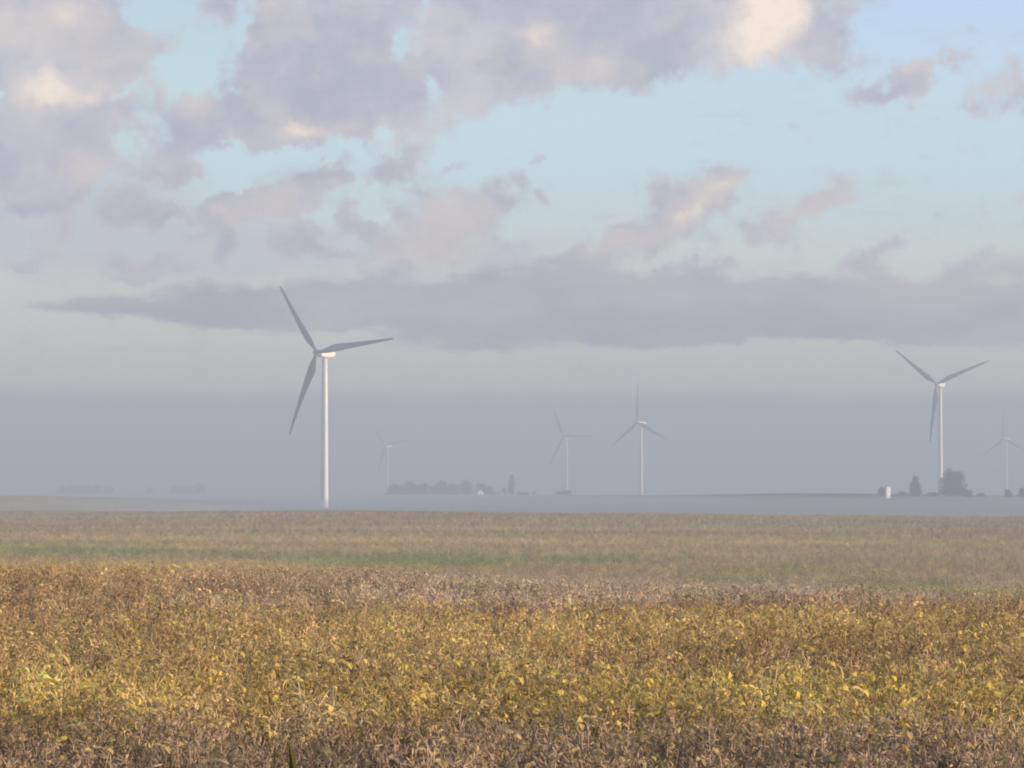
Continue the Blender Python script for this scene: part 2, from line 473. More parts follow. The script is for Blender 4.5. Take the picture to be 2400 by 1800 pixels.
    pod = np.clip(pod * sc * (1 + hue), .01, .8); lf = np.clip(lf * sc * (1 + hue), .01, .8)
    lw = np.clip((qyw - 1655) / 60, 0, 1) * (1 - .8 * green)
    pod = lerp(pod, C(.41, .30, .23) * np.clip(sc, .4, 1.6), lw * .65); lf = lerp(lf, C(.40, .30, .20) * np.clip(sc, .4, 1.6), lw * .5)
    yel = np.clip(.25 * brown + 1.1 * olive + .15 * green, 0, 1) * (d < 160)
    me = bpy.data.meshes.new('soybean_crop')
    me.from_pydata(np.stack([x, y, z - .02], 1).tolist(), [], [])
    def attr(nm, ty, key, arr):
        a = me.attributes.new(nm, ty, 'POINT'); a.data.foreach_set(key, np.ascontiguousarray(arr).ravel())
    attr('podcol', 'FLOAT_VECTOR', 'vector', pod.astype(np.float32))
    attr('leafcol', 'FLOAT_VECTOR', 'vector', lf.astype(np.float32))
    attr('yellowness', 'FLOAT', 'value', yel.astype(np.float32))
    attr('pick', 'INT', 'value', idx.astype(np.int32))
    rot = np.stack([rng.normal(0, .10, n), rng.normal(0, .10, n), rng.uniform(0, 6.283, n)], 1)
    attr('turn', 'FLOAT_VECTOR', 'vector', rot.astype(np.float32))
    tallv = np.clip(rng.normal(1, .075, n), .7, 1.2) * (1 + .2 * (fbm(x / 2.5, y / 5, 61, 3) - .5))
    far = np.clip((d - 150) / 500, 0, 1)
    size = np.stack([1 + .9 * far, 1 + .9 * far, np.ones(n)], 1) * tallv[:, None]
    attr('size', 'FLOAT_VECTOR', 'vector', size.astype(np.float32))
    o = new_obj('soybean_crop', me)
    tag(o, 'ripening soybean field in brown, yellow and green patches up to the fog', 'crop', kind='stuff')
    ng = bpy.data.node_groups.new('crop_scatter', 'GeometryNodeTree')
    ng.interface.new_socket('Geometry', in_out='INPUT', socket_type='NodeSocketGeometry')
    ng.interface.new_socket('Geometry', in_out='OUTPUT', socket_type='NodeSocketGeometry')
    N = ng.nodes; L = ng.links
    gi = N.new('NodeGroupInput'); go = N.new('NodeGroupOutput')
    ci = N.new('GeometryNodeCollectionInfo'); ci.inputs['Collection'].default_value = lib
    ci.inputs['Separate Children'].default_value = True; ci.inputs['Reset Children'].default_value = True
    ip = N.new('GeometryNodeInstanceOnPoints'); ip.inputs['Pick Instance'].default_value = True
    def na(nm, ty):
        a = N.new('GeometryNodeInputNamedAttribute'); a.data_type = ty; a.inputs['Name'].default_value = nm
        return a.outputs['Attribute']
    e2r = N.new('FunctionNodeEulerToRotation')
    L.new(na('turn', 'FLOAT_VECTOR'), e2r.inputs[0])
    L.new(gi.outputs[0], ip.inputs['Points']); L.new(ci.outputs[0], ip.inputs['Instance'])
    L.new(na('pick', 'INT'), ip.inputs['Instance Index']); L.new(e2r.outputs[0], ip.inputs['Rotation'])
    L.new(na('size', 'FLOAT_VECTOR'), ip.inputs['Scale']); L.new(ip.outputs[0], go.inputs[0])
    md = o.modifiers.new('scatter', 'NODES'); md.node_group = ng
    print('crop plants', n)


build_crop()

# ------------------------------------------------------------------ wind turbines
RB = 47.3


def turbine_parts():
    parts = {}
    # tower (unit height 1 scaled later would distort flanges little: built 80 m tall, foot at 0)
    rings = []
    for h, r in ((-4, 1.95), (0, 1.95), (.5, 1.93), (13, 1.87), (26, 1.79), (39, 1.71), (52, 1.61), (65, 1.48), (77.9, 1.32)):
        r *= 1.1; rings.append([(r * math.cos(2 * math.pi * k / 32), r * math.sin(2 * math.pi * k / 32), h) for k in range(32)])
    parts['tower'] = bm_mesh(loft(rings), 'tower', M_TOWER)
    # door at the tower foot
    bm = loft([[(x * .45, -1.99 + yy, z) for x, z in ((-1, 1.2), (1, 1.2), (1, 3.1), (.7, 3.4), (-.7, 3.4), (-1, 3.1))] for yy in (.25, 0)])
    parts['door'] = bm_mesh(bm, 'door', M_DARK, False)
    # nacelle: long box with rounded edges, slightly deeper at the front; axis along -Y (rotor side) to +Y
    prof_ = [(-4.8, 1.25, 1.25, 0), (-4.3, 1.55, 1.5, 0), (-1.6, 1.8, 1.8, .0), (3.5, 1.8, 1.85, .05), (7.4, 1.7, 1.6, .25), (8.0, 1.45, 1.3, .3)]
    rings = []
    for yy, hw, hh, dz in prof_:
        ring = []
        for k in range(24):
            a = 2 * math.pi * k / 24
            c, s = math.cos(a), math.sin(a)
            q = (abs(c) ** 4.5 + abs(s) ** 4.5) ** (-1 / 4.5)
            ring.append((c * q * hw, yy, 80 + dz + s * q * hh))
        rings.append(ring)
    bm = loft([list(reversed(r)) for r in rings])
    parts['nacelle'] = bm_mesh(bm, 'nacelle', M_NAC)
    # cooler and wind vane on the nacelle roof
    bm = bmesh.new()
    for (cx, cy, cz, sx, sy, sz) in ((0, 6.6, 82.35, 1.3, .35, .55), (.6, 5.2, 82.5, .05, .05, .8), (-.6, 5.2, 82.5, .05, .05, .8)):
        bmesh.ops.create_cube(bm, size=2, matrix=Matrix.Translation((cx, cy, cz)) @ Matrix.Diagonal((sx, sy, sz, 1)))
    parts['cooler'] = bm_mesh(bm, 'cooler', M_NAC, False)
    # hub / spinner
    rings = []
    for yy, r in ((-4.75, 1.25), (-5.0, 1.5), (-6.6, 1.75), (-8.0, 1.7), (-9.0, 1.35), (-9.6, .8), (-9.85, .25)):
        rings.append([(r * math.cos(-2 * math.pi * k / 24), yy, r * math.sin(-2 * math.pi * k / 24)) for k in range(24)])
    parts['hub'] = bm_mesh(loft(rings), 'hub', M_HUB)
    # blade pointing along +Z from the hub axis, seen from -Y turning clockwise: leading edge towards +X
    st = [(.8, 1.05, 1.05, 0, .0), (1.9, 1.02, 1.02, 0, .0), (3.5, 1.1, .98, 18, .05), (6, 1.5, .8, 17, .3), (9, 1.92, .55, 15, .55), (11, 1.95, .46, 12, .6), (15, 1.72, .36, 9, .5), (21, 1.42, .27, 6, .4),
          (28, 1.12, .20, 3.5, .3), (35, .86, .14, 1.5, .22), (41, .66, .10, .5, .16), (45, .50, .07, 0, .12), (46.8, .30, .05, 0, .16), (47.3, .08, .03, 0, .3)]
    rings = []
    for z, hc, ht, tw, sweep in st:
        ring = []; hc = hc * (1.0 if z < 4 else 1.18)
        w = min(1, max(0, (z - 1.9) / 6))
        for k in range(20):
            a = 2 * math.pi * k / 20
            c, s = math.cos(a), math.sin(a)
            x = c * hc; y = s * ht * (1 - w * .55 * (1 - c) / 2 * 1.3)
            x -= sweep * w
            t = -math.radians(tw + 4)
            ring.append((x * math.cos(t) - y * math.sin(t), x * math.sin(t) + y * math.cos(t) + 0.0014 * z * z, z))
        rings.append(ring)
    parts['blade'] = bm_mesh(loft(rings), 'blade', M_BLADE)
    # foundation plinth
    rings = [[(r * math.cos(2 * math.pi * k / 24), r * math.sin(2 * math.pi * k / 24), h) for k in range(24)] for h, r in ((-4, 3.2), (.25, 3.2), (.4, 3.0))]
    parts['plinth'] = bm_mesh(loft(rings), 'plinth', M_CONC, False)
    return parts


TP = turbine_parts()


def turbine(hx, hy, rpx, yaw_deg, rot_deg, label):
    """hx, hy: where the hub appears; rpx: apparent blade length; yaw: rotor turned to the left of the viewer"""
    d = FPX * RB / rpx
    over = 7.0
    yaw = R(yaw_deg)
    bearing = math.atan((hx - 1200) / FPX)
    hxw, hyw = d * math.sin(bearing), d * math.cos(bearing)
    face = -yaw + 0.0
    # rotor axis direction (towards the rotor) = rotate -Y by 'face'
    ax = (math.sin(face), -math.cos(face))
    tx, ty = hxw - ax[0] * over, hyw - ax[1] * over
    hz = EYE + (HORIZ - hy) / FPX * d
    g = gh(tx, ty)
    H = hz - g
    root = empty('wind_turbine', (tx, ty, g), face)
    tag(root, label, 'wind turbine', 'wind turbines standing in the fog')
    s = H / 80.0
    tw = new_obj('tower', TP['tower'], root); tw.scale = (1, 1, s)
    dr = new_obj('door', TP['door'], tw)
    pl = new_obj('plinth', TP['plinth'], root)
    nc = new_obj('nacelle', TP['nacelle'], root); nc.location = (0, 0, H - 80)
    new_obj('cooler', TP['cooler'], nc)
    hb = new_obj('hub', TP['hub'], root)
    tilt = R(-5)
    hb.location = (0, 0, H + .35); hb.rotation_euler = (tilt, 0, 0)
    for k in range(3):
        bl = new_obj('blade', TP['blade'], root)
        M = Matrix.Translation((0, 0, H + .35)) @ Matrix.Rotation(tilt, 4, 'X') @ Matrix.Translation((0, -7.0, 0)) @ Matrix.Rotation(R(rot_deg + 120 * k), 4, 'Y')
        bl.matrix_local = M
    return d, (tx, ty, g)


TURB = [
    (743, 830, 207, 32, -38, 'nearest and largest white wind turbine, standing left of the others at the field edge'),
    (2196, 904, 136, 28, -53, 'second largest white wind turbine, rising behind the big round tree at right'),
    (1493, 992, 98, 42, -5, 'mid sized faint wind turbine right of centre with one blade pointing straight up'),
    (1321, 1024, 79, 36, -29, 'small faint wind turbine in centre beside a larger one, blade tilted up left'),
    (902, 1046, 68, 36, -42, 'smallest and faintest wind turbine, left of the distant farm trees'),
    (2352, 1031, 74, 40, -4, 'very faint small wind turbine at the right edge of the view'),
]
for t in TURB: print(turbine(*t))

# ------------------------------------------------------------------ trees
def crown_mesh(lobes, n, leaf, seed, mat):
    r = np.random.default_rng(seed)
    vol = np.array([l[3] * l[4] * l[5] for l in lobes]) ** .75
    pick = r.choice(len(lobes), n, p=vol / vol.sum())
    L = np.array(lobes)[pick]
    v = r.normal(0, 1, (n, 3)); v /= np.linalg.norm(v, axis=1)[:, None]
    rad = r.random(n) ** .42 * (1 + .16 * r.normal(0, 1, n).clip(-1.5, 1.8))
    c = L[:, :3] + v * rad[:, None] * L[:, 3:6]
    # clumps: pull leaves towards random twig centres
    tw = c[r.integers(0, n, n // 14)]
    near = r.integers(0, len(tw), n)
    c = np.where((r.random(n) < .45)[:, None], tw[near] + r.normal(0, leaf * 1.1, (n, 3)), c)
    u = r.normal(0, 1, (n, 3)); u /= np.linalg.norm(u, axis=1)[:, None]
    w = r.normal(0, 1, (n, 3)); w -= (w * u).sum(1)[:, None] * u; w /= np.linalg.norm(w, axis=1)[:, None]
    s = leaf * r.uniform(.5, 1.2, n)[:, None]
    quad = np.stack([c - u * s, c + w * s * .6, c + u * s, c - w * s * .6], 1).reshape(-1, 3)
    me = py_mesh('crown', quad.tolist(), [(4 * i, 4 * i + 1, 4 * i + 2, 4 * i + 3) for i in range(n)], mat)
    a = me.attributes.new('var', 'FLOAT', 'POINT')
    a.data.foreach_set('value', np.repeat(r.random(n), 4).astype(np.float32))
    return me


def trunk_mesh(h, r0, limbs, seed):
    random.seed(seed)
    b = MB()
    pts = [Vector((0, 0, -.6))]
    for k in range(1, 6): pts.append(Vector((random.uniform(-.25, .25), random.uniform(-.25, .25), h * k / 5)))
    for k in range(5): b.rod(pts[k], pts[k + 1], r0 * (1 - k * .17), r0 * (1 - (k + 1) * .17), 0, .5, 8)
    for (z, dx, dy, dz) in limbs:
        p = Vector((0, 0, z)); q = p + Vector((dx, dy, dz)) * .55 + Vector((0, 0, .3)); e = p + Vector((dx, dy, dz))
        b.rod(p, q, r0 * .45, r0 * .3, 0, .5, 6); b.rod(q, e, r0 * .3, r0 * .1, 0, .5, 6)
    return py_mesh('trunk', b.v, b.f, M_BARK, smooth=True)


def blob_lobes(w, h, z0, n, seed, flat=.9, top=.5):
    r = random.Random(seed)
    L = []
    for k in range(n):
        t = (k + .5) / n
        g = r.uniform(0, 6.28); zz = z0 + (h - z0) * (.18 + .68 * t)
        rr = w * .5 * (1 - (1 - top) * t) * .62 * math.sqrt(r.random())
        s = w * .5 * r.uniform(.36, .55)
        L.append((math.cos(g) * rr, math.sin(g) * rr, zz, s, s, s * flat))
    for k in range(5):
        g = k * 1.257 + r.random(); L.append((math.cos(g) * w * .28, math.sin(g) * w * .28, z0 + h * .14, w * .24, w * .24, h * .17))
    return L


TREEK = {}


def make_kind(key, w, h, z0, nl, nleaf, leaf, seed, mat, top=.5, flat=.8, lobes=None):
    lb = lobes or blob_lobes(w, h, z0, nl, seed, flat, top)
    limbs = [(h * random.uniform(.25, .5), l[0] * .8, l[1] * .8, (l[2] - h * .35) * .7) for l in lb[:6]]
    TREEK[key] = (crown_mesh(lb, nleaf, leaf, seed, mat), trunk_mesh(h * .75, max(.15, h * .022), limbs, seed))


make_kind('broad', 22, 19, 1.5, 15, 6500, .75, 5, M_FOL1, .78, .85)
make_kind('wide', 15, 13, 1.0, 11, 3600, .65, 6, M_FOL1, .7, .8)
make_kind('spruce', 9.5, 14.5, .5, 0, 2800, .6, 7, M_FOL1, lobes=[(0, 0, 2.4, 4.4, 4.4, 2.6), (.3, .2, 5, 4.0, 4.0, 2.8), (-.2, 0, 8, 3.2, 3.2, 2.6), (.1, 0, 10.6, 2.0, 2.0, 2.3), (.2, 0, 13, 1.7, 1.7, 1.6)])
make_kind('poplar', 6, 21, 1.0, 0, 2400, .6, 8, M_FOL2, lobes=[(0, 0, 4, 2.4, 2.4, 3.5), (-.5, 0, 8, 2.7, 2.7, 4), (.5, .2, 12, 2.9, 2.9, 4), (.6, 0, 16.5, 2.5, 2.5, 3.4), (.5, 0, 19.3, 1.6, 1.6, 2)])
make_kind('round', 13, 15, 2.0, 11, 3000, .7, 9, M_FOL2, .65, .8)
make_kind('bush', 9, 4.6, 0, 8, 1500, .45, 10, M_FOL1, .7, .65)
make_kind('lowbush', 12, 3.2, 0, 9, 1500, .45, 12, M_FOL2, .8, .4)


def tree(px, d, key, s, label, group=None, name='tree', sz=None, rz=None):
    x, y = spot(px, d)
    root = empty(name, (x, y, gh(x, y)), random.uniform(0, 6.28) if rz is None else rz)
    root.scale = (s, s, sz or s)
    tag(root, label, 'bush' if 'bush' in name else 'tree', group)
    c, t = TREEK[key]
    new_obj('crown', c, root); new_obj('trunk', t, root)
    return root


tree(2229, 2850, 'broad', 1.05, 'large broad dark tree in front of the second largest wind turbine', rz=.4)
tree(2145, 2850, 'spruce', 1.1, 'upright dark narrow-topped tree between the white storage tower and the large broad tree', rz=1.0)
G2 = 'bushes on the far rise at right'
tree(2066, 2880, 'bush', 1.10, 'low dark bush just behind the white storage tower, at its left', G2, 'bush', 1.25)
tree(2112, 2870, 'lowbush', 0.88, 'low hedge bush between the white storage tower and the upright dark tree', G2, 'bush')
tree(2186, 2860, 'lowbush', 0.94, 'low bush in the gap between the upright tree and the large broad tree', G2, 'bush')
tree(2268, 2840, 'bush', 1.10, 'bush at the right foot of the large broad tree', G2, 'bush')
tree(2300, 2870, 'lowbush', 0.88, 'thin low bush right of the large broad tree', G2, 'bush')
tree(2364, 2850, 'bush', 0.94, 'bush at the right edge under the faint small wind turbine', G2, 'bush', 1.2)
tree(2396, 2850, 'bush', 1.04, 'last bush cut by the right edge of the view', G2, 'bush', 1.4)
G3 = 'trees around the distant farm'
for px, d, k, s, sz, lab in (
        (928, 4340, 'wide', 1.63, 1.08, 'leftmost faint tree of the distant farm grove, beside the smallest wind turbine'),
        (962, 4380, 'wide', 1.71, 1.30, 'second faint tree from the left in the distant farm grove'),
        (992, 4360, 'round', 1.47, 1.08, 'third faint tree from the left in the distant farm grove'),
        (1018, 4420, 'wide', 1.32, 0.97, 'fourth faint tree from the left in the distant grove, lower than its neighbours'),
        (1034, 4380, 'round', 1.47, 1.26, 'fifth faint tree of the distant farm grove, with a raised bumpy top'),
        (1064, 4400, 'wide', 1.47, 1.11, 'faint tree in the middle right of the distant farm grove'),
        (1094, 4380, 'round', 1.55, 1.24, 'tall faint tree of the distant farm grove just left of the white barn'),
        (1128, 4420, 'wide', 1.39, 1.11, 'faint tree behind the white barn of the distant farm'),
        (1148, 4380, 'round', 0.93, 0.77, 'rightmost small faint tree of the distant farm grove')):
    tree(px, d, k, s, lab, G3, 'tree', sz)
tree(1198, 4200, 'poplar', 1.15, 'tall narrow faint poplar standing alone right of the distant farm grove', None, 'poplar_tree', rz=0)
tree(1181, 4220, 'round', .62, 'small faint tree leaning against the left side of the lone poplar', None, 'tree')
tree(1228, 3860, 'lowbush', 1.3, 'low faint hedge right of the lone poplar', 'far hedges in the centre', 'bush')
tree(1320, 3800, 'lowbush', 1.6, 'wide low faint bush at the foot of the small central wind turbine', 'far hedges in the centre', 'bush', 1.6)
G4 = 'faint trees beyond the left hillside'
for px, d, k, s, lab in (
        (150, 4900, 'wide', .85, 'leftmost of the faint trees beyond the left hillside'),
        (172, 4950, 'round', .95, 'second faint tree from the left beyond the left hillside'),
        (198, 4900, 'wide', 1.0, 'third faint tree from the left beyond the left hillside'),
        (226, 4980, 'round', .9, 'fourth faint tree from the left beyond the left hillside'),
        (254, 4900, 'wide', .85, 'fifth faint tree from the left beyond the left hillside'),
        (352, 5000, 'wide', .7, 'lone faint small tree between the two far clumps at left'),
        (412, 4900, 'wide', .9, 'left tree of the second far clump, nearer the largest turbine'),
        (440, 4950, 'round', .85, 'middle tree of the second far clump, nearer the largest turbine'),
        (468, 4900, 'round', 1.1, 'tallest right tree of the second far clump, nearer the largest turbine')):
    tree(px, d + 1700, k, s * 2.0, lab, G4, 'tree', s * 1.25)

# ------------------------------------------------------------------ silo and farm buildings
def box_bm(bm, c, s):
    bmesh.ops.create_cube(bm, size=1, matrix=Matrix.Translation(c) @ Matrix.Diagonal((*s, 1)))


def storage_tower():
    x, y = spot(2080, 2480)
    z = gh(x, y)
    root = empty('storage_tower', (x, y, z), R(40))
    tag(root, 'small bright white tower-like building on the far rise, left of the upright dark tree', 'building')
    w, dp, h = 3.7, 1.9, 7.4
    bm = bmesh.new()
    box_bm(bm, (0, 0, h / 2 - .5), (w, dp, h + 1))
    for k in range(9): box_bm(bm, (-w / 2 + .25 + k * .4, -dp / 2 - .015, h / 2 - .05), (.06, .05, h - .2))
    new_obj('wall', bm_mesh(bm, 'wall', M_SILO, False), root)
    k = .22
    sec = [(-dp / 2 - .2, h + .003), (dp / 2 + .2, h + .003), (dp / 2 + .2, h + .12), (0, h + .12 + k), (-dp / 2 - .2, h + .12)]
    bm = loft([[(xx, yy, zz) for yy, zz in sec] for xx in (w / 2 + .2, -w / 2 - .2)])
    new_obj('roof', bm_mesh(bm, 'roof', M_SILO, False), root)
    bm = bmesh.new(); box_bm(bm, (.9, -dp / 2 - .06, 1.1), (.9, .05, 2.2))
    new_obj('door', bm_mesh(bm, 'door', M_GREYWALL, False), root)


storage_tower()


def barn(px, d, w, l, h, rise, rz, label, name='barn'):
    wm = M_WHITEWALL if name == 'barn' else M_GREYWALL
    x, y = spot(px, d)
    root = empty(name, (x, y, gh(x, y)), rz)
    tag(root, label, 'building')
    sec = [(-w / 2, -1), (w / 2, -1), (w / 2, h), (0, h + rise), (-w / 2, h)]
    bm = loft([[(a, -l / 2, b) for a, b in sec], [(a, l / 2, b) for a, b in sec]])
    new_obj('wall', bm_mesh(bm, 'wall', wm, False), root)
    e = .5; t = .18; k = rise / (w / 2)
    sec = [(-w / 2 - e, h - e * k + .02), (0, h + rise + .02), (w / 2 + e, h - e * k + .02), (w / 2 + e, h - e * k + t), (0, h + rise + t), (-w / 2 - e, h - e * k + t)]
    bm = loft([[(a, -l / 2 - e, b) for a, b in sec], [(a, l / 2 + e, b) for a, b in sec]])
    new_obj('roof', bm_mesh(bm, 'roof', M_ROOF, False), root)
    bm = bmesh.new(); box_bm(bm, (0, -l / 2 - .05, 1.5), (w * .34, .1, 3.0))
    new_obj('door', bm_mesh(bm, 'door', M_DARK, False), root)
    for q in (-1, 0, 1):
        bm = bmesh.new(); box_bm(bm, (w / 2 + .04, q * l * .3, h * .55), (.08, 1.1, 1.0))
        new_obj('window', bm_mesh(bm, 'window', M_GLASSW, False), root)


barn(1120, 4150, 8, 12, 4.2, 3.4, .55, 'faint white gabled barn in front of the distant farm grove')
barn(1170, 4150, 6, 8, 3.0, 1.8, .9, 'faint pale low shed left of the lone poplar at the distant farm', 'shed')
barn(1256, 4150, 6, 9, 3.2, 2.6, .4, 'faint pale gabled shed at the end of the low hedge right of the poplar', 'shed')

# ------------------------------------------------------------------ weeds standing out of the crop
M_BLADEG = leaf_mat('dark_green_weed_leaf', (.07, .065, .018), (.11, .095, .03), .2)
M_STALK = leaf_mat('pale_dry_stalk', (.42, .30, .22), (.5, .36, .27), .1)


def ribbon(b, pts, w0, m=0, var=.5, fold=.3):
    """long leaf: a V-folded, tapering ribbon with real thickness"""
    P = [Vector(p) for p in pts]; n = len(P); rings = []
    for i, p in enumerate(P):
        t = (P[min(i + 1, n - 1)] - P[max(i - 1, 0)]).normalized()
        s = t.cross(Vector((0, 1, .15))).normalized(); nn = s.cross(t)
        u = i / (n - 1)
        w = w0 * (.55 + 1.2 * u - .2 * u * u) * (1 - u ** 4) + .002
        rings.append([p + s * w + nn * w * fold, p - nn * .003, p - s * w + nn * w * fold, p + nn * .004])
    vs = [q for r in rings for q in r]
    fs = []
    for i in range(n - 1):
        for k in range(4): fs.append((4 * i + k, 4 * i + (k + 1) % 4, 4 * i + 4 + (k + 1) % 4, 4 * i + 4 + k))
    b.add(vs, fs, m, var)


def weed():
    d = 17.5
    x, y = spot(706, d); z = gh(x, y)
    root = empty('weed', (x, y, z)); tag(root, 'dark green weed blade sticking up at the bottom edge of the view', 'weed')
    top = EYE - 590 / FPX * d - z
    b = MB(); b.rod((0, 0, -.05), (-.01, 0, top * .7), .009, .006, 0, .5, 6)
    new_obj('stem', (lambda me: me)(mk(b, 'stem', M_BLADEG)), root)
    for pts, w in (([(.0, 0, top * .45), (-.005, 0, top * .66), (-.022, 0, top * .84), (-.055, 0, top)], .027),
                   ([(.0, 0, top * .42), (.018, .01, top * .60), (.022, .02, top * .76), (.012, .02, top * .90)], .021),
                   ([(0, 0, top * .35), (-.08, .03, top * .50), (-.17, .05, top * .56), (-.24, .06, top * .52)], .015)):
        b = MB(); ribbon(b, pts, w); new_obj('leaf', mk(b, 'leaf', M_BLADEG), root)


def mk(b, name, mat):
    me = py_mesh(name, b.v, b.f, mat, smooth=True)
    a = me.attributes.new('var', 'FLOAT', 'POINT'); a.data.foreach_set('value', b.var)
    return me


weed()


def dry_stalk():
    d = 55
    x, y = spot(2040, d); z = gh(x, y)
    root = empty('dry_stalk', (x, y, z)); tag(root, 'pale pinkish dry stalk poking above the crop at the near crest, right of centre', 'weed')
    top = EYE - 247 / FPX * d - z
    b = MB(); b.rod((0, 0, -.05), (.01, 0, top * .8), .011, .008, 0, .5, 6)
    new_obj('stem', mk(b, 'stem', M_STALK), root)
    b = MB()
    rings = [(.8, .008), (.84, .02), (.9, .026), (.96, .02), (1.0, .004)]
    for (a0, r0), (a1, r1) in zip(rings[:-1], rings[1:]): b.rod((.01, 0, top * a0), (.01, 0, top * a1), r0, r1, 0, .7, 8)
    new_obj('seed_head', mk(b, 'seed_head', M_STALK), root)


dry_stalk()

# ------------------------------------------------------------------ sun, sky and clouds
SUN_EL, SUN_AZ = 11.0, 102.0      # azimuth from the viewing direction towards the right
sd = Vector((math.sin(R(SUN_AZ)) * math.cos(R(SUN_EL)), math.cos(R(SUN_AZ)) * math.cos(R(SUN_EL)), math.sin(R(SUN_EL))))
sl = bpy.data.lights.new('sun', 'SUN'); sl.energy = 4.9; sl.angle = R(.5); sl.color = (1.0, .775, .53)
so = bpy.data.objects.new('sun', sl); COL.objects.link(so)
so.rotation_euler = (-sd).to_track_quat('-Z', 'Y').to_euler()
so.location = sd * 500


